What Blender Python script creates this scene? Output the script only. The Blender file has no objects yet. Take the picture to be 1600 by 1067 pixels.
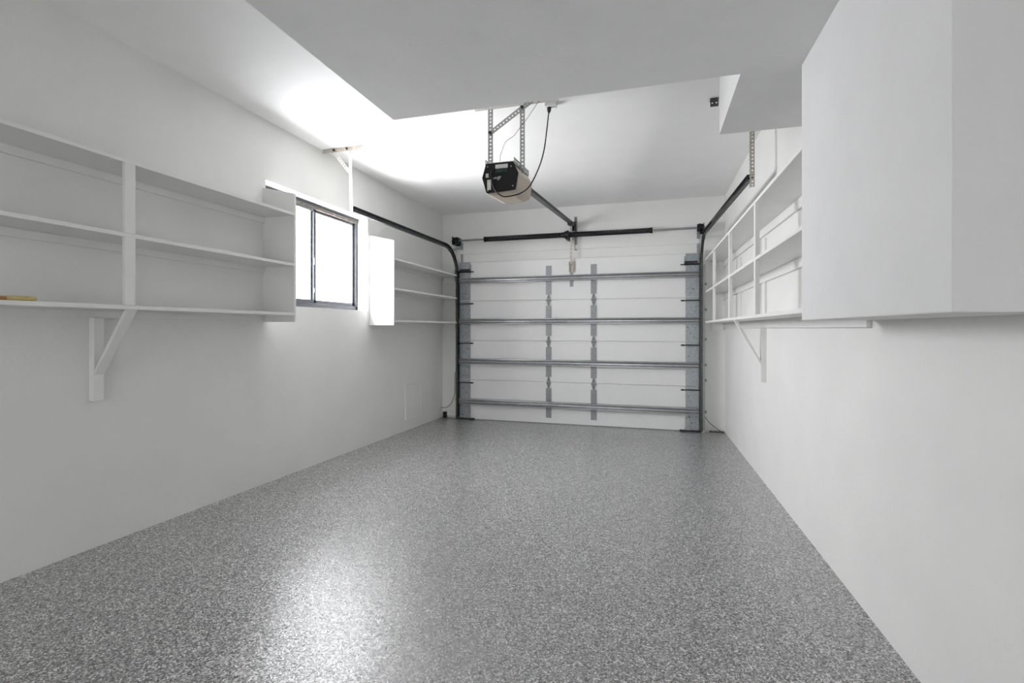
import bpy, bmesh, math, random
from mathutils import Vector
random.seed(4)
PI = math.pi
S = bpy.context.scene
C = S.collection

# ------------------------------------------------------------ camera, world, lights, exposure
cam_d = bpy.data.cameras.new('camera'); cam = bpy.data.objects.new('camera', cam_d); C.objects.link(cam)
cam.location = (0, 0, 1.23)
cam.rotation_euler = (PI/2, 0, math.atan(218/757))
cam_d.sensor_width = 36; cam_d.lens = 757/1600*36
cam_d.shift_y = -20.5/1600
cam_d.clip_start = .02
S.camera = cam
S.view_settings.view_transform = 'Standard'; S.view_settings.look = 'None'
S.view_settings.gamma = 1; S.view_settings.use_curve_mapping = False
S.view_settings.exposure = .07

w = bpy.data.worlds.new('sky'); S.world = w; w.use_nodes = True
w.node_tree.nodes['Background'].inputs[0].default_value = (.96, .97, 1, 1)
w.node_tree.nodes['Background'].inputs[1].default_value = 4.0

def area(name, loc, rot, sx, sy, power, col=(1, 1, 1), spread=PI):
    l = bpy.data.lights.new(name, 'AREA'); l.shape = 'RECTANGLE'; l.size = sx; l.size_y = sy
    l.energy = power; l.color = col; l.spread = spread
    o = bpy.data.objects.new(name, l); C.objects.link(o); o.location = loc; o.rotation_euler = rot
    return o
def aim(o, target):
    o.rotation_euler = (Vector(target) - o.location).to_track_quat('-Z', 'Y').to_euler()
# daylight through the window: open sky, and the sunlit ground outside that throws light up
area('window_daylight', (-3.06, 3.67, 1.88), (0, -PI/2, 0), .92, 1.34, 100, (.955, .962, 1))
g = area('sunlit_ground_bounce', (-4.4, 3.0, .1), (0, 0, 0), 1.8, 2.4, 200, (1, .97, .93)); aim(g, (-2.5, 3.7, 2.35))
# added fill lamp behind the camera, standing in a made-up opening
area('rear_fill_light', (-1.0, -2.35, 1.2), (PI/2, 0, 0), 1.18, 2.05, 11, (1, .985, .97))

# ------------------------------------------------------------ materials
def mat(name, col, rough=.5, metal=0, noise=0, nscale=20, bump=0, bscale=200, spec=.5):
    m = bpy.data.materials.new(name); m.use_nodes = True
    nt = m.node_tree; p = nt.nodes['Principled BSDF']
    p.inputs['Roughness'].default_value = rough; p.inputs['Metallic'].default_value = metal
    p.inputs['Specular IOR Level'].default_value = spec
    p.inputs['Base Color'].default_value = (*col, 1)
    tc = nt.nodes.new('ShaderNodeTexCoord')
    if noise:
        n = nt.nodes.new('ShaderNodeTexNoise'); n.inputs['Scale'].default_value = nscale; n.inputs['Detail'].default_value = 5
        r = nt.nodes.new('ShaderNodeValToRGB')
        a = [max(0, c*(1-noise)) for c in col]; b = [min(1, c*(1+noise)) for c in col]
        r.color_ramp.elements[0].position = .3; r.color_ramp.elements[1].position = .7
        r.color_ramp.elements[0].color = (*a, 1); r.color_ramp.elements[1].color = (*b, 1)
        nt.links.new(tc.outputs['Object'], n.inputs['Vector']); nt.links.new(n.outputs['Fac'], r.inputs['Fac'])
        nt.links.new(r.outputs['Color'], p.inputs['Base Color'])
    if bump:
        n2 = nt.nodes.new('ShaderNodeTexNoise'); n2.inputs['Scale'].default_value = bscale; n2.inputs['Detail'].default_value = 4
        b_ = nt.nodes.new('ShaderNodeBump'); b_.inputs['Strength'].default_value = bump; b_.inputs['Distance'].default_value = .01
        nt.links.new(tc.outputs['Object'], n2.inputs['Vector']); nt.links.new(n2.outputs['Fac'], b_.inputs['Height'])
        nt.links.new(b_.outputs['Normal'], p.inputs['Normal'])
    return m
M = {}
M['wall'] = mat('painted_stucco_white', (.80, .80, .778), .65, noise=.02, nscale=3, bump=.12, bscale=60, spec=.3)
M['ceil'] = mat('ceiling_paint_white', (.88, .88, .87), .7, noise=.015, nscale=4, bump=.10, bscale=45, spec=.3)
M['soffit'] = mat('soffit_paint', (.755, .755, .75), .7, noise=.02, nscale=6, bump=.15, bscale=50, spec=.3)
M['wood'] = mat('white_painted_wood', (.80, .80, .778), .5, noise=.02, nscale=8, bump=.04, bscale=40, spec=.35)
M['doorwhite'] = mat('door_panel_white', (.79, .79, .78), .5, noise=.015, nscale=3, bump=.03, bscale=80)
M['galv'] = mat('galvanised_steel', (.36, .39, .41), .42, .75, noise=.16, nscale=45, bump=.03, bscale=60)
M['strut'] = mat('galvanised_strut_steel', (.36, .37, .38), .30, .9, noise=.10, nscale=14)
M['strip'] = mat('grey_steel_strip', (.29, .30, .31), .5, .55, noise=.12, nscale=40)
M['track'] = mat('dark_track_steel', (.11, .112, .115), .40, .85, noise=.25, nscale=20)
M['dark'] = mat('black_oiled_steel', (.022, .022, .025), .42, .4, noise=.3, nscale=60)
M['blk'] = mat('black_plastic', (.008, .008, .009), .5, 0, spec=.25)
M['slot'] = mat('slotted_angle_steel', (.40, .41, .39), .42, .7, noise=.15, nscale=40)
M['slotwhite'] = mat('painted_slotted_angle', (.76, .74, .69), .5, .1, noise=.08, nscale=60)
M['slottan'] = mat('weathered_slotted_angle', (.50, .45, .39), .5, .45, noise=.2, nscale=50)
M['beige'] = mat('beige_housing_plastic', (.47, .41, .335), .45, 0, noise=.05, nscale=30)
M['label'] = mat('pale_label', (.60, .57, .54), .5)
M['green'] = mat('green_terminal', (.015, .06, .045), .5)
M['greyp'] = mat('grey_print', (.30, .30, .30), .5)
M['rubber'] = mat('black_rubber', (.02, .02, .02), .6)
M['alu'] = mat('bronze_aluminium', (.09, .095, .105), .45, .6, noise=.12, nscale=30)
M['aluold'] = mat('stained_aluminium', (.16, .14, .12), .55, .4, noise=.4, nscale=25)
M['stick'] = mat('yellow_wood', (.60, .49, .22), .5, noise=.12, nscale=60)
M['stickdark'] = mat('orange_brown_wood', (.42, .19, .06), .5, noise=.15, nscale=60)
M['cable'] = mat('grey_cable', (.10, .10, .09), .5)
M['plate'] = mat('cover_panel_white', (.81, .81, .795), .5)

def floor_mat():
    m = bpy.data.materials.new('epoxy_flake_floor'); m.use_nodes = True
    nt = m.node_tree; p = nt.nodes['Principled BSDF']; L = nt.links
    tc = nt.nodes.new('ShaderNodeTexCoord')
    v = nt.nodes.new('ShaderNodeTexVoronoi'); v.inputs['Scale'].default_value = 200
    L.new(tc.outputs['Object'], v.inputs['Vector'])
    sep = nt.nodes.new('ShaderNodeSeparateColor'); L.new(v.outputs['Color'], sep.inputs['Color'])
    r = nt.nodes.new('ShaderNodeValToRGB'); r.color_ramp.interpolation = 'CONSTANT'
    stops = [(0, .003), (.20, .02), (.25, .15), (.38, .28), (.56, .41), (.80, .64), (.91, .95)]
    r.color_ramp.elements[0].position = 0; r.color_ramp.elements[0].color = (.004, .004, .005, 1)
    r.color_ramp.elements[1].position = stops[1][0]; r.color_ramp.elements[1].color = (.03, .03, .033, 1)
    for pos, g_ in stops[2:]:
        e = r.color_ramp.elements.new(pos); e.color = (g_, g_*.99, g_*.985, 1)
    L.new(sep.outputs['Red'], r.inputs['Fac'])
    # finer chips between the big ones
    v2 = nt.nodes.new('ShaderNodeTexVoronoi'); v2.inputs['Scale'].default_value = 420
    L.new(tc.outputs['Object'], v2.inputs['Vector'])
    sep2 = nt.nodes.new('ShaderNodeSeparateColor'); L.new(v2.outputs['Color'], sep2.inputs['Color'])
    r2 = nt.nodes.new('ShaderNodeValToRGB'); r2.color_ramp.interpolation = 'CONSTANT'
    r2.color_ramp.elements[0].color = (.05, .05, .05, 1)
    r2.color_ramp.elements[1].position = .2; r2.color_ramp.elements[1].color = (.24, .24, .24, 1)
    e = r2.color_ramp.elements.new(.7); e.color = (.42, .42, .417, 1)
    L.new(sep2.outputs['Green'], r2.inputs['Fac'])
    mx = nt.nodes.new('ShaderNodeMix'); mx.data_type = 'RGBA'; mx.inputs[0].default_value = .18
    L.new(r.outputs['Color'], mx.inputs[6]); L.new(r2.outputs['Color'], mx.inputs[7])
    L.new(mx.outputs[2], p.inputs['Base Color'])
    # every flake lies at its own slight tilt, so gloss breaks into grains
    def vm(op, a, b_):
        n_ = nt.nodes.new('ShaderNodeVectorMath'); n_.operation = op
        for k_, x_ in ((0, a), (1, b_)):
            if x_ is None: continue
            if isinstance(x_, tuple): n_.inputs[k_].default_value = x_
            else: L.new(x_, n_.inputs[k_])
        return n_.outputs[0]
    geo = nt.nodes.new('ShaderNodeNewGeometry')
    def tilt(src, k_):
        return vm('NORMALIZE', vm('ADD', geo.outputs['Normal'], vm('MULTIPLY', vm('SUBTRACT', src, (.5, .5, .5)), (k_, k_, 0))), None)
    L.new(tilt(v.outputs['Color'], .55), p.inputs['Normal'])
    L.new(tilt(v2.outputs['Color'], .24), p.inputs['Coat Normal'])
    p.inputs['Roughness'].default_value = .45
    p.inputs['Specular IOR Level'].default_value = .8
    p.inputs['Coat Weight'].default_value = 1; p.inputs['Coat IOR'].default_value = 1.62; p.inputs['Coat Roughness'].default_value = .20
    return m
M['floor'] = floor_mat()

def glass_mat():
    m = bpy.data.materials.new('window_glass'); m.use_nodes = True
    nt = m.node_tree; nt.nodes.clear()
    o = nt.nodes.new('ShaderNodeOutputMaterial'); mx = nt.nodes.new('ShaderNodeMixShader')
    t = nt.nodes.new('ShaderNodeBsdfTransparent'); g_ = nt.nodes.new('ShaderNodeBsdfGlossy'); g_.inputs['Roughness'].default_value = .02
    mx.inputs[0].default_value = .05
    nt.links.new(t.outputs[0], mx.inputs[1]); nt.links.new(g_.outputs[0], mx.inputs[2])
    nt.links.new(mx.outputs[0], o.inputs[0])
    return m
M['glass'] = glass_mat()

# ------------------------------------------------------------ mesh helpers
class MB:
    def __init__(s): s.v = []; s.f = []; s.sm = []
    def add(s, vs, fs, smooth=False):
        n = len(s.v); s.v += [Vector(v) for v in vs]
        for f in fs: s.f.append([n+i for i in f]); s.sm.append(smooth)
        return s
    def box(s, x0, x1, y0, y1, z0, z1):
        x0, x1 = min(x0, x1), max(x0, x1); y0, y1 = min(y0, y1), max(y0, y1); z0, z1 = min(z0, z1), max(z0, z1)
        return s.add([(x0,y0,z0),(x1,y0,z0),(x1,y1,z0),(x0,y1,z0),(x0,y0,z1),(x1,y0,z1),(x1,y1,z1),(x0,y1,z1)],
                     [(0,3,2,1),(4,5,6,7),(0,1,5,4),(1,2,6,5),(2,3,7,6),(3,0,4,7)])
    def bar(s, p, q, w_, h, up=(0,0,1)):
        # square bar from p to q; w_ across, h along up
        p = Vector(p); q = Vector(q); d = (q-p).normalized(); side = d.cross(Vector(up)).normalized(); u = side.cross(d)
        vs = [c + side*a*w_/2 + u*b*h/2 for c in (p, q) for a, b in ((-1,-1),(1,-1),(1,1),(-1,1))]
        return s.add(vs, [(0,3,2,1),(4,5,6,7),(0,1,5,4),(1,2,6,5),(2,3,7,6),(3,0,4,7)])
    def prism(s, pts, axis, a0, a1):
        # pts 2D; axis 'x': (y,z), 'y': (x,z), 'z': (x,y)
        def mk(p, a):
            return {'x': (a, p[0], p[1]), 'y': (p[0], a, p[1]), 'z': (p[0], p[1], a)}[axis]
        n = len(pts)
        vs = [mk(p, a0) for p in pts] + [mk(p, a1) for p in pts]
        fs = [tuple(range(n)), tuple(range(2*n-1, n-1, -1))] + [(i, (i+1) % n, n+(i+1) % n, n+i) for i in range(n)]
        return s.add(vs, fs)
    def tube(s, path, r, seg=10, caps=True, smooth=True, radii=None):
        path = [Vector(p) for p in path]; n = len(path); rings = []
        ref = None
        for i, p in enumerate(path):
            t = (path[min(i+1, n-1)] - path[max(i-1, 0)]).normalized()
            if ref is None:
                ref = Vector((0,0,1)) if abs(t.z) < .9 else Vector((1,0,0))
            a = (ref - t*ref.dot(t)).normalized(); ref = a; b = t.cross(a)
            rr = radii[i] if radii else r
            rings.append([p + (a*math.cos(2*PI*k/seg) + b*math.sin(2*PI*k/seg))*rr for k in range(seg)])
        vs = [v for rg in rings for v in rg]; fs = []
        for i in range(n-1):
            for k in range(seg):
                fs.append((i*seg+k, i*seg+(k+1) % seg, (i+1)*seg+(k+1) % seg, (i+1)*seg+k))
        s.add(vs, fs, smooth)
        if caps:
            s.add(rings[0], [tuple(range(seg-1, -1, -1))]); s.add(rings[-1], [tuple(range(seg))])
        return s
    def cyl(s, p, q, r, seg=14): return s.tube([p, q], r, seg)
    def sweep(s, path, prof, side):
        # profile (a, b): a along the sideways vector, b along side x tangent
        path = [Vector(p) for p in path]; n = len(path); m_ = len(prof); vs = []
        for i, p in enumerate(path):
            t = (path[min(i+1, n-1)] - path[max(i-1, 0)]).normalized()
            sd = Vector(side); sd = (sd - t*sd.dot(t)).normalized(); b = t.cross(sd)
            vs += [p + sd*a_ + b*b_ for a_, b_ in prof]
        fs = []
        for i in range(n-1):
            for k in range(m_):
                fs.append((i*m_+k, i*m_+(k+1) % m_, (i+1)*m_+(k+1) % m_, (i+1)*m_+k))
        fs += [tuple(range(m_-1, -1, -1)), tuple((n-1)*m_+k for k in range(m_))]
        return s.add(vs, fs)
    def perf(s, p, q, across, normal, w_, th=.003, pitch=.026, hole=.0062):
        # steel strip with a row of round holes: from p to q, width along 'across'
        p = Vector(p); q = Vector(q); d = q-p; Ln = d.length; d.normalize()
        ac = Vector(across).normalized(); nn = Vector(normal).normalized()
        n = max(1, round(Ln/pitch)); st = Ln/n
        for i in range(n):
            c0 = p + d*(st*(i+.5))
            o8 = [(-1,-1),(0,-1),(1,-1),(1,0),(1,1),(0,1),(-1,1),(-1,0)]
            outer = [c0 + ac*a*w_/2 + d*b*st/2 for a, b in o8]
            inner = [c0 + ac*math.cos(math.radians(225+45*k))*hole + d*math.sin(math.radians(225+45*k))*hole for k in range(8)]
            vs = [v - nn*th/2 for v in outer+inner] + [v + nn*th/2 for v in outer+inner]
            fs = []
            for k in range(8):
                k2 = (k+1) % 8
                fs.append((k, k2, 8+k2, 8+k)); fs.append((16+k, 24+k, 24+k2, 16+k2)); fs.append((8+k, 8+k2, 24+k2, 24+k))
            for k in (2, 3, 6, 7): fs.append((k, 16+k, 16+(k+1) % 8, (k+1) % 8))
            if i == 0:
                for k in (0, 1): fs.append((k, 16+k, 16+k+1, k+1))
            if i == n-1:
                for k in (4, 5): fs.append((k, 16+k, 16+k+1, k+1))
            s.add(vs, fs)
        return s
    def angle(s, p, q, ax, bx, w_=.034):
        # slotted L angle: two perforated flanges meeting along p-q
        ax = Vector(ax).normalized(); bx = Vector(bx).normalized()
        p = Vector(p); q = Vector(q)
        s.perf(p+ax*w_/2, q+ax*w_/2, ax, bx, w_); s.perf(p+bx*w_/2, q+bx*w_/2, bx, ax, w_)
        return s
    def rise(s, y0_, k):
        for v_ in s.v: v_.z += (v_.y-y0_)*k
        return s
    def build(s, name, m, parent=None, origin=None, bevel=0):
        me = bpy.data.meshes.new(name)
        o = bpy.data.objects.new(name, me); C.objects.link(o)
        if parent is not None:
            org = WO[parent.name]; o.parent = parent; WO[o.name] = org
        else:
            if origin is None:
                xs = [v.x for v in s.v]; ys = [v.y for v in s.v]
                origin = ((min(xs)+max(xs))/2, (min(ys)+max(ys))/2, min(v.z for v in s.v))
            org = Vector(origin); o.location = org; WO[o.name] = org
        me.from_pydata([v - org for v in s.v], [], s.f)
        for p, q in zip(me.polygons, s.sm): p.use_smooth = q
        b = bmesh.new(); b.from_mesh(me); bmesh.ops.recalc_face_normals(b, faces=b.faces); b.to_mesh(me); b.free()
        me.materials.append(m)
        if bevel:
            md = o.modifiers.new('bevel', 'BEVEL'); md.width = bevel; md.segments = 2; md.limit_method = 'ANGLE'
        return o
WO = {}
def thing(name, label, cat, loc, group=None, kind=None):
    o = bpy.data.objects.new(name, None); C.objects.link(o); o.location = loc; o.empty_display_size = .1
    WO[o.name] = Vector(loc); tag(o, label, cat, group, kind); return o
def tag(o, label=None, cat=None, group=None, kind=None):
    if label: o['label'] = label
    if cat: o['category'] = cat
    if group: o['group'] = group
    if kind: o['kind'] = kind
    return o
def box(*a): return MB().box(*a)

XL, XR, YF, YB, ZC = -2.79, .835, 6.2, -2.3, 2.80      # room faces
def fz(y): return .02*(YF-y)                            # floor falls gently to the door

# ------------------------------------------------------------ setting
def struct(name, mb, m, label, cat, **k):
    return tag(mb.build(name, m, **k), label, cat, kind='structure')
fl = MB(); y0, y1 = YB-.2, YF+.2
fl.prism([(y0, fz(y0)), (y1, fz(y1)), (y1, -.2), (y0, -.2)], 'x', XL-.2, XR+.2)
struct('floor', fl, M['floor'], 'grey speckled epoxy flake garage floor', 'floor')
struct('ceiling', box(XL-.2, XR+.2, YB-.2, YF+.2, ZC, ZC+.15), M['ceil'], 'white painted garage ceiling', 'ceiling')
WY0, WY1, WZ0, WZ1 = 2.99, 4.35, 1.41, 2.348            # window opening
wl = MB(); T = .2
wl.box(XL-T, XL, YB-.2, WY0, -.1, ZC); wl.box(XL-T, XL, WY1, YF+.2, -.1, ZC)
wl.box(XL-T, XL, WY0, WY1, -.1, WZ0); wl.box(XL-T, XL, WY0, WY1, WZ1, ZC)
struct('wall_left', wl, M['wall'], 'white stucco wall with the window', 'wall')
struct('wall_right', box(XR, XR+T, YB-.2, YF+.2, -.1, ZC), M['wall'], 'white stucco wall on the right', 'wall')
DX0, DX1, DZ = -2.50, .54, 2.13
wf = MB(); wf.box(XL, DX0+.05, YF, YF+.15, -.1, ZC); wf.box(DX1-.05, XR, YF, YF+.15, -.1, ZC); wf.box(DX0+.05, DX1-.05, YF, YF+.15, DZ-.07, ZC)
struct('wall_far', wf, M['wall'], 'white wall around the garage door', 'wall')
wb = MB(); wb.box(XL, -1.6, YB-.15, YB, 0, ZC); wb.box(-.4, XR, YB-.15, YB, 0, ZC); wb.box(-1.6, -.4, YB-.15, YB, 2.25, ZC)  # opening is made up, to seat the added rear fill lamp
struct('wall_back', wb, M['wall'], 'white wall behind the camera', 'wall')
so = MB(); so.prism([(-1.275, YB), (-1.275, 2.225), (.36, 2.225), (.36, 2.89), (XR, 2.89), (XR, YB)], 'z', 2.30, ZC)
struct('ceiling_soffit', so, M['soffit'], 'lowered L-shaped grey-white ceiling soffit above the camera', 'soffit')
# bulkhead box, its lower edge slightly wavy plaster
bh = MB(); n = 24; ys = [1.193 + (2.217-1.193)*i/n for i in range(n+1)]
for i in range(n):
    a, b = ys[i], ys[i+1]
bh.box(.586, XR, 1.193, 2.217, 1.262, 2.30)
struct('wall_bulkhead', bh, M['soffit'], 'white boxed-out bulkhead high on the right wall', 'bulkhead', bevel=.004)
# wood jambs and header trim round the door
struct('trim_1', box(DX0-.085, DX0-.045, YF-.02, YF, .0, 2.16), M['wood'], 'white wooden jamb left of the garage door', 'trim')
struct('trim_2', box(DX1+.028, DX1+.060, YF-.10, YF, .0, 2.16), M['wood'], 'white wooden jamb right of the garage door', 'trim')
struct('trim_3', box(DX0-.04, DX1+.02, YF-.015, YF, 2.245, 2.30), M['wood'], 'white header board above the garage door', 'trim')

# window: recessed bronze aluminium slider
wn = thing('window_1', 'aluminium sliding window set in the left wall', 'window', (-2.91, 3.67, WZ0), kind='structure')
fx0, fx1 = -2.965, -2.905
f = MB(); t_ = .035
f.box(fx0, fx1, WY0, WY1, WZ0, WZ0+.045); f.box(fx0, fx1, WY0, WY0+t_, WZ0, WZ1); f.box(fx0, fx1, WY1-t_, WY1, WZ0, WZ1)
f.box(fx0, fx1+.006, WY0, WY1, WZ1-.026, WZ1-.002); f.box(fx1, fx1+.016, WY0, WY1, WZ1-.016, WZ1-.011)
f.build('window_frame', M['alu'], wn, bevel=.003)
f = MB(); f.box(fx0, fx1+.003, WY0, WY1, WZ1-.048, WZ1-.026)
for zz in (WZ1-.034,): f.box(fx1, fx1+.012, WY0, WY1, zz, zz+.005)
tag(f.build('top_track', M['aluold'], wn, bevel=.002), 'brown stained top rail')
for nm, a, b, xo in (('sash', WY0+t_, 3.705, 0), ('sash', 3.66, WY1-t_, -.02)):
    s_ = MB(); xa, xb = -2.925+xo, -2.905+xo; st = .028
    za, zb = WZ0+.045, WZ1-.048
    s_.box(xa, xb, a, b, za, za+.03); s_.box(xa, xb, a, b, zb-.024, zb); s_.box(xa, xb, a, a+st, za, zb); s_.box(xa, xb, b-st, b, za, zb)
    sh = s_.build(nm, M['alu'], wn, bevel=.002)
    box((xa+xb)/2-.002, (xa+xb)/2+.002, a+st, b-st, za+.03, zb-.024).build('glass_pane', M['glass'], sh)
l_ = MB(); l_.box(-2.905, -2.893, 3.672, 3.690, 1.80, 1.86); l_.box(-2.905, -2.893, 3.672, 3.690, 1.55, 1.59); l_.build('latch', M['alu'], wn)

# ------------------------------------------------------------ white wooden shelves
def shelf_unit(label, side, xw, xf, ya, yb, levels, loc, cleat_h, posts=(), panels=(), post_th=.018, wall_posts=(), bracket_y=None, end_cleat=False, lab_b=None, tilt=0, post_w=.05, bw=.024):
    u = thing('shelf_unit', label, 'shelf unit', loc, 'white built-in wall shelves' if False else None)
    sg = 1 if xf > xw else -1
    th = .020
    for i, z in enumerate(levels):
        tl = tilt if i == len(levels)-1 else 0
        # shelves that reach the door wall are notched round the roller track
        yn_ = 6.04 if yb > 6.1 else yb; zn = z+tl*(yn_-ya)/(yb-ya)
        m_ = MB().prism([(ya, z), (yn_, zn), (yn_, zn+th), (ya, z+th)], 'x', xw, xf)
        if yb > 6.1: m_.prism([(yn_, zn), (yb, z+tl), (yb, z+tl+th), (yn_, zn+th)], 'x', xw, xf-sg*.08)
        m_.build('shelf', M['wood'], u, bevel=.0015)
        MB().prism([(ya, z-cleat_h), (yb, z+tl-cleat_h), (yb, z+tl), (ya, z)], 'x', xw, xw+sg*.018).build('wall_cleat', M['wood'], u, bevel=.0015)
        if end_cleat:
            box(xw+sg*.02, xf-sg*.085, yb-.018, yb, z+tl-.085, z+tl).build('end_cleat', M['wood'], u, bevel=.0015)
    zb, zt = levels[0]+th, levels[-1]
    for y in posts:
        for a, b in zip(levels[:-1], levels[1:]):
            tl = tilt*(y-ya)/(yb-ya) if b == levels[-1] else 0
            box(xf-sg*post_th, xf+sg*.002, y-post_w/2, y+post_w/2, a+th, b+tl).build('divider_post', M['wood'], u, bevel=.0015)
    for y, za, zt_ in panels:
        MB().prism([(xw, za), (xf+sg*.002, za), (xf+sg*.002, zt_), (xw, zt_+.064)], 'y', y, y+.02).build('end_panel', M['wood'], u, bevel=.0015)
    for y in wall_posts:
        for a, b in zip(levels[:-1], levels[1:]):
            box(xw, xw+sg*.016, y-.022, y+.022, a+th, b-cleat_h).build('wall_stud', M['wood'], u, bevel=.0015)
    if bracket_y is not None:
        z0 = levels[0]
        br = box(xw, xw+sg*.038, bracket_y-bw, bracket_y+bw, z0-.47, z0-cleat_h).build('shelf_bracket', M['wood'], u, bevel=.002)
        y = bracket_y
        # angled brace, ends cut to sit on the upright and under the shelf
        zlo = z0-.335; zhi = z0
        pr = MB().prism([(xw+sg*.038, zlo), (xw+sg*.038, zlo+.026), (xf-sg*.032, zhi), (xf-sg*.008, zhi)], 'y', y-bw, y+bw)
        pr.build('angled_brace', M['wood'], br, bevel=.0015)
    return u
shelf_unit('long white two-bay shelf unit left of the window, holding a yellow stick', 'L', XL, -2.51, .55, 2.961, [1.325, 1.685, 2.055], (-2.65, 1.8, 1.30), .04,
           posts=(1.803,), panels=((2.961, 1.277, 2.216),), bracket_y=1.822)
shelf_unit('short white shelf unit with sunlit end panel between window and garage door', 'L', XL, -2.51, 4.403, YF, [1.296, 1.624, 1.930], (-2.65, 5.3, 1.28), .035,
           panels=((4.383, 1.262, 2.122),), end_cleat=True)
shelf_unit('white shelf unit with many bays along the right wall', 'R', XR, .60, 2.23, YF, [1.294, 1.640, 1.973], (.72, 4.2, 1.27), .06,
           posts=(3.22, 4.23, 5.28), wall_posts=(4.06, 5.13), bracket_y=4.065, bw=.017, end_cleat=True, tilt=.047, post_th=.022, post_w=.04)

st = thing('wooden_stick', 'yellow wooden stick with orange-brown end lying on the lowest left shelf', 'stick', (-2.60, 1.3, 1.345))
MB().tube([(-2.6, 1.362, 1.3575), (-2.6, 1.37, 1.3575), (-2.6, 1.45, 1.3575), (-2.6, 1.462, 1.3575), (-2.6, 1.468, 1.3575)], .01, 12, radii=[.0095, .0115, .012, .0115, .007]).build('tip', M['stick'], st)
tag(MB().tube([(-2.6, 1.14, 1.3555), (-2.6, 1.362, 1.3555)], .0105, 12).build('handle', M['stickdark'], st), 'orange-brown end')

# access cover on the left wall
ap = thing('access_panel', 'small flush white access cover low on the left wall', 'access panel', (XL, 5.34, .16))
box(XL, XL+.006, 5.15, 5.53, .16, .55).build('cover_plate', M['plate'], ap, bevel=.002)
fr = MB(); fr.box(XL, XL+.010, 5.135, 5.15, .145, .565); fr.box(XL, XL+.010, 5.53, 5.545, .145, .565); fr.box(XL, XL+.010, 5.15, 5.53, .55, .565); fr.box(XL, XL+.010, 5.15, 5.53, .145, .16)
fr.build('frame', M['wall'], ap)

# ------------------------------------------------------------ sectional garage door
gd = thing('garage_door', 'white four-section overhead garage door with galvanised struts and hinges', 'garage door', (-.98, 6.15, 0))
PH = .53; yf = 6.125                                    # inner face of the panels
for i in range(4):
    z0 = .008 + i*PH; z1 = z0 + PH - .001
    m_ = MB().prism([(yf, z0+.008), (yf, z1-.012), (yf+.006, z1-.004), (yf+.012, z1-.004), (yf+.014, z1+(.012 if i < 3 else 0)), (yf+.073, z1+(.012 if i < 3 else 0)), (yf+.073, z0), (yf+.006, z0)], 'x', DX0, DX1)
    m_.box(DX0, DX1, yf-.0025, yf, z0+.006, z0+.016)
    m_.box(DX0, DX1, yf-.0025, yf, z1-.026, z1-.014)
    m_.build('door_panel', M['doorwhite'], gd)
    # galvanised end stiles, both ends
    for xa, xb in ((DX0, DX0+.155), (DX1-.15, DX1)):
        s_ = MB(); s_.box(xa, xb, yf-.006, yf-.0025, z0+.010, z1-.004)
        e = s_.build('end_stile', M['galv'], gd)
        h_ = MB()
        for _ in range(9):
            hx = random.uniform(xa+.02, xb-.02); hz = z0+random.choice((.06, .10, .17, .36, .42, .47))
            h_.cyl((hx, yf-.0065, hz), (hx, yf-.0085, hz), .005, 8)
        h_.build('rivet_heads', M['dark'], e)
for z in (.251, .79, 1.325, 1.872):
    # horizontal U strut: web stands on the panel, ribbed face, turned lips
    y_ = yf-.006
    prof = [(0, .038), (-.050, .034), (-.052, .026), (-.046, .022), (-.040, .012), (-.046, .003), (-.046, -.010), (-.040, -.018), (-.052, -.026), (-.052, -.034), (0, -.038)]
    inner = [(a+.0025 if a < 0 else a, b*.93) for a, b in prof][::-1]
    pts = [(y_+a, z+b) for a, b in prof+inner]
    MB().prism(pts, 'x', DX0+.005, DX1-.005).build('horizontal_strut', M['strut'], gd)
    b_ = MB()
for xc, lab in ((-1.272, None), (-.697, None)):
    for i in range(4):
        z0 = i*PH
        a = z0+.055 if i else z0+.06; b = z0+PH-.10 if i < 3 else z0+PH-.08
        box(xc-.036, xc+.036, yf-.0055, yf-.0025, a+.02, b+.03 if i < 3 else b-.005).build('centre_stile', M['strip'], gd)
    for i in range(1, 4):
        z = i*PH
        h = MB()
        h.prism([(xc-.010, z+.075), (xc+.010, z+.075), (xc+.026, z+.012), (xc+.026, z-.012), (xc+.010, z-.075), (xc-.010, z-.075), (xc-.026, z-.012), (xc-.026, z+.012)], 'y', yf-.010, yf-.006)
        h.cyl((xc-.030, yf-.018, z), (xc+.030, yf-.018, z), .009, 12)
        h.box(xc-.022, xc-.016, yf-.016, yf-.006, z-.03, z+.03); h.box(xc+.016, xc+.022, yf-.016, yf-.006, z-.03, z+.03)
        hg = h.build('hinge', M['strip'], gd)
        b_ = MB()
        for dz in (-.055, -.035, .035, .055): b_.cyl((xc, yf-.010, z+dz), (xc, yf-.016, z+dz), .006, 6)
        b_.build('hinge_bolts', M['dark'], hg)
# opener reinforcement strip and bracket
box(-.997, -.953, yf-.0055, yf-.0025, 1.76, 2.0).build('reinforcement_strip', M['strip'], gd)
o_ = MB(); o_.box(-1.004, -.999, yf-.035, yf-.005, 1.945, 2.075); o_.box(-.951, -.946, yf-.035, yf-.005, 1.945, 2.075); o_.box(-1.004, -.946, yf-.009, yf-.005, 1.945, 2.075)
o_.cyl((-1.012, yf-.026, 2.045), (-.938, yf-.026, 2.045), .007, 10); o_.cyl((-.975, yf-.009, 1.99), (-.975, yf-.016, 1.99), .010, 6)
o_.cyl((-.975, yf-.009, 2.03), (-.975, yf-.02, 2.03), .008, 6)
tag(o_.build('opener_bracket', M['slottan'], gd), 'rusty tan opener bracket')
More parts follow.
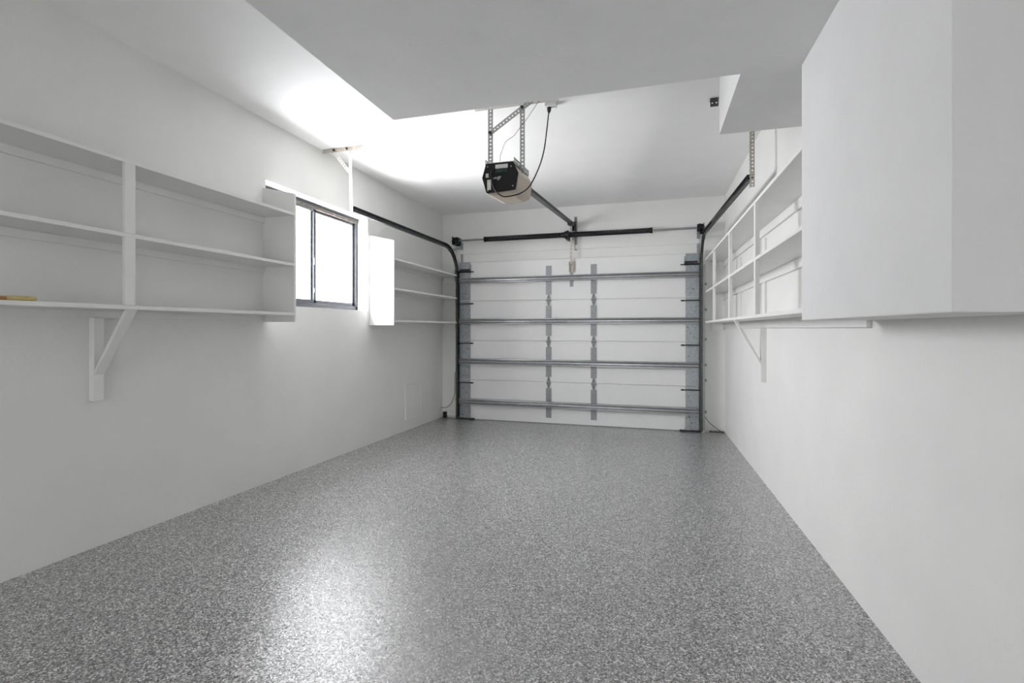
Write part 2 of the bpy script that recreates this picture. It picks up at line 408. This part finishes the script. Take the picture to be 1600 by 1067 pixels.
# hinges with rollers at both ends, top and bottom brackets
for sg, xe in ((-1, DX0), (1, DX1)):
    for z in (PH, 2*PH, 3*PH):
        h = MB(); xi = xe - sg*.15
        h.box(xe-sg*.005, xi, yf-.020, yf-.0065, z-.022, z+.012)
        h.box(xe-sg*.02, xe-sg*.10, yf-.045, yf-.012, z-.038, z-.034)
        e = h.build('end_hinge', M['galv'], gd, bevel=.002)
        r_ = MB(); r_.cyl((xi-sg*.055, yf-.036, z-.030), (xe+sg*.01, yf-.036, z-.030), .0055, 10)
        r_.cyl((xi-sg*.055, yf-.036, z-.030), (xi-sg*.015, yf-.036, z-.030), .0085, 10)
        r_.cyl((xe+sg*.012, yf-.036, z-.030), (xe+sg*.024, yf-.036, z-.030), .022, 18)
        r_.build('roller', M['dark'], e)
    h = MB(); z = 2.00; xi = xe - sg*.165
    h.box(xe, xi, yf-.010, yf-.0065, z-.02, z+.09); h.box(xe, xi, yf-.055, yf-.010, z-.004, z); h.box(xe, xi, yf-.055, yf-.050, z-.004, z+.028)
    h.box(xi, xi+sg*.006, yf-.055, yf-.0065, z-.004, z+.075)
    e = h.build('top_bracket', M['galv'], gd)
    r_ = MB(); r_.cyl((xi-sg*.045, yf-.03, z-.012), (xe+sg*.012, yf-.03, z-.012), .0065, 10)
    r_.box(xe-sg*.02, xi, yf-.060, yf-.050, z+.002, z+.024)
    r_.cyl((xe+sg*.012, yf-.03, z-.012), (xe+sg*.024, yf-.03, z-.012), .022, 18)
    r_.build('roller', M['dark'], e)
    h = MB(); h.box(xe-sg*.02, xi+sg*.005, yf-.012, yf-.0065, .02, .05); h.box(xi+sg*.01, xi+sg*.065, yf-.030, yf-.0065, .012, .165)
    h.box(xi+sg*.008, xi+sg*.067, yf-.033, yf-.0065, .160, .172)
    e = h.build('bottom_bracket', M['galv'], gd, bevel=.002)
    r_ = MB(); r_.box(xi-sg*.055, xe+sg*.012, yf-.035, yf-.005, .010, .024); r_.build('roller_pin', M['dark'], e)
box(DX0, DX1, yf-.002, yf+.073, 0.0, .012).build('bottom_seal', M['strip'], gd)

# ------------------------------------------------------------ tracks
def track(label, x, sg, pathend, loc):
    # sg: +1 when the channel opens toward +X
    t = thing('door_track', label, 'track', loc)
    yt = 6.085; R = .385; zt = 2.29
    # thin C channel, 52 deep, 25 wide, open on one side
    th = .0022
    prof = [(.012, -.026), (-.013, -.026), (-.013, .026), (.012, .026), (.012, .020), (.012-th, .020), (.012-th, .026-th), (-.013+th, .026-th), (-.013+th, -.026+th), (.012-th, -.026+th), (.012-th, -.020), (.012, -.020)]
    zb = .015
    vert = [(x, yt, zb), (x, yt, zt-R)]
    MB().sweep(vert, prof, (sg, 0, 0)).build('vertical_track', M['track'], t)
    cur = [(x, yt-R+R*math.cos(a), zt-R+R*math.sin(a)) for a in [PI/2*i/14 for i in range(15)]]
    MB().sweep(cur, prof, (sg, 0, 0)).build('curved_track', M['track'], t)
    h = MB().sweep([(x, yt-R, zt), pathend], prof, (sg, 0, 0))
    # reinforcing angle on the back of the rail
    e = Vector(pathend)
    h.bar((x-sg*.016, yt-R-.5, zt+.014), (e.x-sg*.016, e.y, zt+.014), .004, .03)
    h.bar((x-sg*.028, yt-R-.5, zt+.028), (e.x-sg*.028, e.y, zt+.028), .026, .003)
    h.build('horizontal_track', M['track'], t)
    # wall angle that carries the vertical track, with jamb brackets
    xj = x - sg*.015
    an = MB(); an.box(xj, xj-sg*.002, yt-.02, YF-.10 if sg < 0 else YF, .03, 1.98); an.box(xj, xj-sg*.028, YF-.006 if sg > 0 else YF-.106, YF if sg > 0 else YF-.10, .03, 1.98)
    an.build('jamb_angle', M['slot'], t)
    for z in (.25, .62, .80, 1.10, 1.45, 1.75):
        j = MB(); xo = xj-sg*.03 if sg > 0 else xj+.05
        j.box(x-sg*.016, x-sg*.062, YF-.105, YF-.101, z-.018, z+.018) if sg < 0 else j.box(x-sg*.016, x-sg*.075, YF-.005, YF-.001, z-.018, z+.018)
        j.box(x-sg*.014, x-sg*.017, yt, YF-.10 if sg < 0 else YF-.001, z-.018, z+.018)
        jb = j.build('jamb_bracket', M['slot'], t)
        yy = YF-.105 if sg < 0 else YF-.005
        MB().cyl((x-sg*.045, yy, z), (x-sg*.045, yy-.01, z), .008, 6).build('bolt', M['dark'], jb)
    # flag bracket up to the shaft bearing
    fg = MB(); fg.box(x+sg*.004, x+sg*.040, YF-.010, YF-.004, 2.05, 2.40); fg.box(x-sg*.014, x-sg*.018, yt-.06, YF-.004, 1.86, 2.02)
    fg.bar((x-sg*.016, yt-.26, 2.24), (x+sg*.01, YF-.01, 2.33), .004, .03)
    fg.build('flag_bracket', M['galv'], t)
    return t
track('dark steel roller track beside the window, curving from floor up to ceiling hanger', -2.52, 1, (-2.55, 3.75, 2.29), (-2.52, 6.085, 0))
track('dark steel roller track at right wall, running up above the right shelves', .562, -1, (.660, 3.75, 2.29), (.562, 6.085, 0))

# ------------------------------------------------------------ torsion springs
tz, ty = 2.412, 6.08
ts = thing('torsion_spring_assembly', 'steel shaft with two black torsion springs mounted above the garage door', 'torsion springs', (-.98, ty, 2.36))
MB().cyl((-2.60, ty, tz), (.62, ty, tz), .0127, 16).build('shaft', M['strut'], ts)
def spring(xa, xb):
    R_ = .030; wr = .0042; pitch = .0098; n = int((xb-xa)/pitch); seg = 12
    pts = [(xa + (xb-xa)*i/(n*seg), ty+R_*math.cos(2*PI*i/seg), tz+R_*math.sin(2*PI*i/seg)) for i in range(n*seg+1)]
    m_ = MB().tube(pts, wr, 5)
    s_ = m_.build('spring', M['dark'], ts)
    for x, d in ((xa, 1), (xb, -1)):
        MB().tube([(x-d*.012, ty, tz), (x+d*.006, ty, tz), (x+d*.05, ty, tz)], .03, 18, radii=[.037, .035, .024]).build('winding_cone', M['blk'], s_)
spring(-2.12, -1.075); spring(-.985, 0.0)
c_ = MB(); c_.prism([(-1.045, tz-.055), (-1.015, tz-.065), (-.995, tz-.03), (-.995, tz+.03), (-1.015, tz+.06), (-1.045, tz+.05)], 'y', ty+.0, YF-.001)
c_.tube([(-1.055, ty, tz), (-1.0, ty, tz)], .045, 20)
c_.build('centre_bearing_plate', M['dark'], ts)
for sg, x in ((-1, -2.53), (1, .545)):
    d_ = MB()
    for k in range(5): d_.tube([(x-.022+k*.010, ty, tz), (x-.015+k*.010, ty, tz)], .05-.002*abs(k-2), 20)
    d_.tube([(x-.028, ty, tz), (x+.032, ty, tz)], .044, 20)
    d_.build('cable_drum', M['blk'], ts)
    p_ = MB(); p_.box(x+sg*.040, x+sg*.044, ty-.055, YF-.001, tz-.055, tz+.05); p_.box(x+sg*.044, x-sg*.02, YF-.006, YF-.001, tz-.055, tz+.05)
    p_.build('end_bearing_plate', M['dark'], ts)
    MB().tube([(x-sg*.010, ty-.047, tz), (x-sg*.004, 6.072, .10)], .0022, 6).build('lift_cable', M['cable'], ts)

tag(MB().angle((-.945, YF-.002, 2.23), (-.945, YF-.002, 2.66), (1, 0, 0), (0, -1, 0), .03).build('header_mounting_strip', M['strip']),
    'short grey perforated strip fixed upright on wall above the springs', 'mounting strip')

# ------------------------------------------------------------ opener
ox = -.968
op = thing('garage_door_opener', 'black and beige garage door opener hanging from steel angles', 'door opener', (ox, 3.25, 2.14))
yn, yb_ = 3.07, 3.46
hexa = [(-.100, 2.333), (.090, 2.333), (.122, 2.262), (.104, 2.150), (-.098, 2.138), (-.127, 2.240)]
fr_ = [(ox+a, z) for a, z in hexa]
MB().prism(fr_, 'y', yn, yn+.03).build('front_panel', M['blk'], op, bevel=.006)
# beige body wraps sides and underside, slightly deeper than the panel
body = [(ox+a*1.0+(.004 if a > 0 else -.004), z) for a, z in [(-.098, 2.318), (.088, 2.318), (.124, 2.258), (.108, 2.145), (.06, 2.128), (-.06, 2.122), (-.100, 2.132), (-.129, 2.238)]]
tag(MB().prism(body, 'y', yn+.028, yb_).rise(yn, .08).build('housing', M['beige'], op, bevel=.012), 'beige plastic lamp cover and housing')
ch = MB(); ch.box(ox-.105, ox+.095, yn+.01, yb_+.02, 2.322, 2.338)
for sx in (-.105, .095): ch.perf((ox+sx, yn+.01, 2.345), (ox+sx, yb_+.02, 2.345), (0, 0, 1), (1, 0, 0), .034, pitch=.034, hole=.010)
ch.rise(yn, .08).build('chassis_plate', M['slot'], op)
fpn = MB()
fpn.box(ox-.03, ox+.055, yn-.004, yn, 2.292, 2.318); lb = fpn.build('label_plate', M['label'], op)
MB().box(ox-.096, ox-.078, yn-.010, yn, 2.238, 2.262).build('button', M['label'], op)
MB().box(ox-.088, ox-.062, yn-.004, yn, 2.155, 2.222).build('side_label', M['label'], op)
tr = MB()
for k in range(6): tr.box(ox-.026+k*.014, ox-.017+k*.014, yn-.010, yn, 2.262, 2.286)
tr.build('terminal_strip', M['green'], op)
mk = MB(); mk.box(ox-.046, ox-.008, yn-.0025, yn, 2.226, 2.231); mk.box(ox-.014, ox+.008, yn-.0025, yn, 2.232, 2.240)
mk.prism([(ox-.020, 2.216), (ox-.006, 2.216), (ox+.004, 2.232), (ox-.004, 2.232)], 'y', yn-.0025, yn)
mk.box(ox-.04, ox-.018, yn-.0025, yn, 2.233, 2.236)
mk.build('printed_mark', M['greyp'], op)
# screws, seams and slots of the black face
for a, z in ((-.085, 2.31), (.078, 2.30), (.09, 2.17), (-.085, 2.15)): MB().cyl((ox+a, yn, z), (ox+a, yn-.004, z), .005, 8).build('screw', M['strip'], op)
# rail: inverted T with chain, rising to the header
ra, rb = Vector((ox, yb_-.01, 2.318)), Vector((-.957, 6.13, 2.535))
rl = MB(); rl.bar(ra, rb, .044, .006); rl.bar(ra+Vector((0, 0, .018)), rb+Vector((0, 0, .018)), .006, .036)
rl.bar(ra+Vector((0, 0, .036)), rb+Vector((0, 0, .036)), .022, .004)
rail = rl.build('rail', M['track'], op)
cn = MB()
for sx in (-.016, .016): cn.bar(ra+Vector((sx, 0, .012)), rb+Vector((sx, -.1, .012)), .006, .010)
cn.build('chain', M['dark'], rail)
hb = MB(); hb.box(-.985, -.980, 6.09, YF-.001, 2.50, 2.575); hb.box(-.935, -.930, 6.09, YF-.001, 2.50, 2.575); hb.box(-.985, -.930, YF-.006, YF-.001, 2.48, 2.60)
hb.cyl((-.995, 6.12, 2.535), (-.92, 6.12, 2.535), .008, 10)
hb.build('header_bracket', M['dark'], op)
tr = MB(); cT = ra.lerp(rb, .93); tr.bar(ra.lerp(rb, .905), ra.lerp(rb, .965), .06, .035); tr.build('trolley', M['dark'], op)
ar = MB(); a0 = ra.lerp(rb, .95)-Vector((0, 0, .02))
ar.bar(a0, (-.975, 6.085, 2.42), .022, .006, (0, 1, 0)); 
ar.perf((-.975, 6.082, 2.47), (-.975, 6.082, 2.04), (1, 0, 0), (0, 1, 0), .022, pitch=.05, hole=.005)
ar.cyl((-.99, 6.078, 2.43), (-.96, 6.078, 2.43), .008, 8)
tag(ar.build('door_arm', M['slottan'], op), 'rust-tinted steel arm')

hg = thing('opener_hanger', 'perforated steel angle frame bolted to ceiling, carrying the opener', 'hanger', (-.96, 3.25, 2.8))
MB().angle((-1.105, 3.23, 2.30), (-1.105, 3.23, 2.795), (1, 0, 0), (0, 1, 0), .036).build('upright_angle', M['slot'], hg)
MB().angle((-.872, 3.23, 2.30), (-.872, 3.23, 2.795), (1, 0, 0), (0, 1, 0), .034).build('upright_angle', M['slot'], hg)
MB().perf((-1.085, 3.223, 2.60), (-.785, 3.223, 2.79), Vector((-.2, 0, .31)), (0, 1, 0), .034).build('diagonal_brace', M['slot'], hg)
MB().angle((-1.2, 3.226, 2.797), (-.60, 3.226, 2.797), (0, -1, 0), (0, 0, -1), .032).build('ceiling_angle', M['slotwhite'], hg)
for x, z in ((-1.087, 2.60), (-.855, 2.75)): MB().cyl((x, 3.224, z), (x, 3.208, z), .010, 6).build('bolt', M['dark'], hg)

rc = thing('ceiling_outlet', 'white ceiling outlet the black power cord plugs into', 'outlet', (-.66, 3.30, 2.8))
box(-.715, -.635, 3.30, 3.36, 2.775, 2.80).build('outlet_box', M['plate'], rc, bevel=.003)
def smooth_path(pts, k=6):
    P_ = [Vector(p) for p in pts]; out = []
    for i in range(len(P_)-1):
        a, b = P_[i], P_[i+1]; p0 = P_[max(i-1, 0)]; p3 = P_[min(i+2, len(P_)-1)]
        for j in range(k):
            t = j/k
            out.append(.5*((2*a)+(b-p0)*t+(2*p0-5*a+4*b-p3)*t*t+(3*a-p0-3*b+p3)*t**3))
    return out+[P_[-1]]
pc = thing('power_cord', 'black power cord looping under the opener up to the ceiling', 'cord', (-.69, 3.2, 2.1))
MB().tube(smooth_path([(-1.005, 3.066, 2.285), (-1.018, 3.045, 2.262), (-1.012, 3.038, 2.20), (-.986, 3.032, 2.135), (-.944, 3.035, 2.098), (-.901, 3.045, 2.095), (-.832, 3.09, 2.122), (-.784, 3.156, 2.187), (-.731, 3.193, 2.314), (-.702, 3.222, 2.438), (-.692, 3.27, 2.599), (-.688, 3.32, 2.75)]), .0042, 8).build('cable', M['blk'], pc)
MB().tube([(-.688, 3.32, 2.735), (-.688, 3.325, 2.75), (-.688, 3.33, 2.775)], .012, 10, radii=[.007, .013, .015]).build('plug', M['rubber'], pc)
tag(MB().tube(smooth_path([(-.976, 3.10, 2.334), (-.985, 3.13, 2.39), (-.98, 3.152, 2.433), (-.955, 3.159, 2.499), (-.901, 3.175, 2.542), (-.863, 3.186, 2.594), (-.808, 3.201, 2.669), (-.725, 3.225, 2.798)]), .0017, 6).build('signal_wire', M['cable']),
    'thin dark wire rising from the opener top to the ceiling', 'wire')

# ------------------------------------------------------------ track hangers and ceiling clip
lh = thing('track_hanger', 'whitish perforated angle hanger at window side holding the left track', 'hanger', (-2.55, 3.66, 2.8))
MB().angle((-2.775, 3.63, 2.798), (-2.375, 3.63, 2.798), (0, 1, 0), (0, 0, -1), .034).build('ceiling_angle', M['slottan'], lh)
MB().angle((-2.535, 3.66, 2.79), (-2.572, 3.735, 2.262), (1, 0, 0), (0, 1, 0), .030).build('upright_angle', M['slotwhite'], lh)
MB().perf((-2.665, 3.65, 2.76), (-2.545, 3.69, 2.60), (1, 0, .7), (0, 1, 0), .030).build('diagonal_brace', M['slotwhite'], lh)
for x in (-2.66, -2.53): MB().cyl((x, 3.632, 2.782), (x, 3.618, 2.782), .009, 6).build('bolt', M['dark'], lh)
rh = thing('track_hanger', 'tan perforated strap hanger beside the right wall holding the right track', 'hanger', (.68, 3.74, 2.8))
MB().angle((.668, 3.742, 2.225), (.668, 3.742, 2.798), (1, 0, 0), (0, 1, 0), .028).build('upright_angle', M['slottan'], rh)
b_ = MB(); b_.cyl((.648, 3.755, 2.29), (.69, 3.755, 2.29), .008, 8); b_.build('bolt', M['dark'], rh)
cc = MB(); cc.perf((.385, 3.55, 2.765), (.437, 3.55, 2.765), (0, 0, 1), (0, 1, 0), .05, pitch=.026, hole=.006); cc.box(.385, .437, 3.55, 3.585, 2.788, 2.798)
cc.box(.385, .437, 3.546, 3.549, 2.768, 2.788)
tag(cc.build('ceiling_clip', M['track']), 'small dark metal angle clip fixed on bare ceiling', 'clip')

# ------------------------------------------------------------ small cables and bits by the door
tag(MB().tube(smooth_path([(.593, 6.18, .94), (.600, 6.165, .764), (.607, 6.16, .576), (.597, 6.15, .42), (.585, 6.15, .27), (.600, 6.14, .20), (.649, 6.13, .127), (.733, 6.12, .056), (.812, 6.11, .012)]), .004, 6).build('sensor_cable', M['cable']),
    'grey cable curving down the wall beside the right track to the floor', 'cable')
tag(MB().tube(smooth_path([(-2.60, 6.185, .62), (-2.597, 6.18, .45), (-2.60, 6.17, .31), (-2.648, 6.17, .203), (-2.70, 6.17, .15), (-2.75, 6.17, .135), (-2.786, 6.13, .145)]), .004, 6).build('sensor_cable', M['cable']),
    'grey cable curving from the left track to the left wall corner', 'cable')
se = thing('safety_sensor', 'small black box on floor in left corner by door', 'sensor', (-2.73, 6.15, 0))
box(-2.755, -2.705, 6.13, 6.17, .004, .085).build('sensor_body', M['blk'], se, bevel=.004)
box(-2.70, -2.565, 6.15, 6.17, .035, .085).build('mounting_arm', M['wood'], se)
cr = MB()
for i in range(14):
    x = .66+i*.0115; cr.box(x, x+.010, 6.155-random.random()*.012, 6.18, .001, .012+random.random()*.012)
tag(cr.build('caulk_crumbs', M['cable']), 'thin crust of dark crumbs along right corner base of far wall', 'debris', kind='stuff')
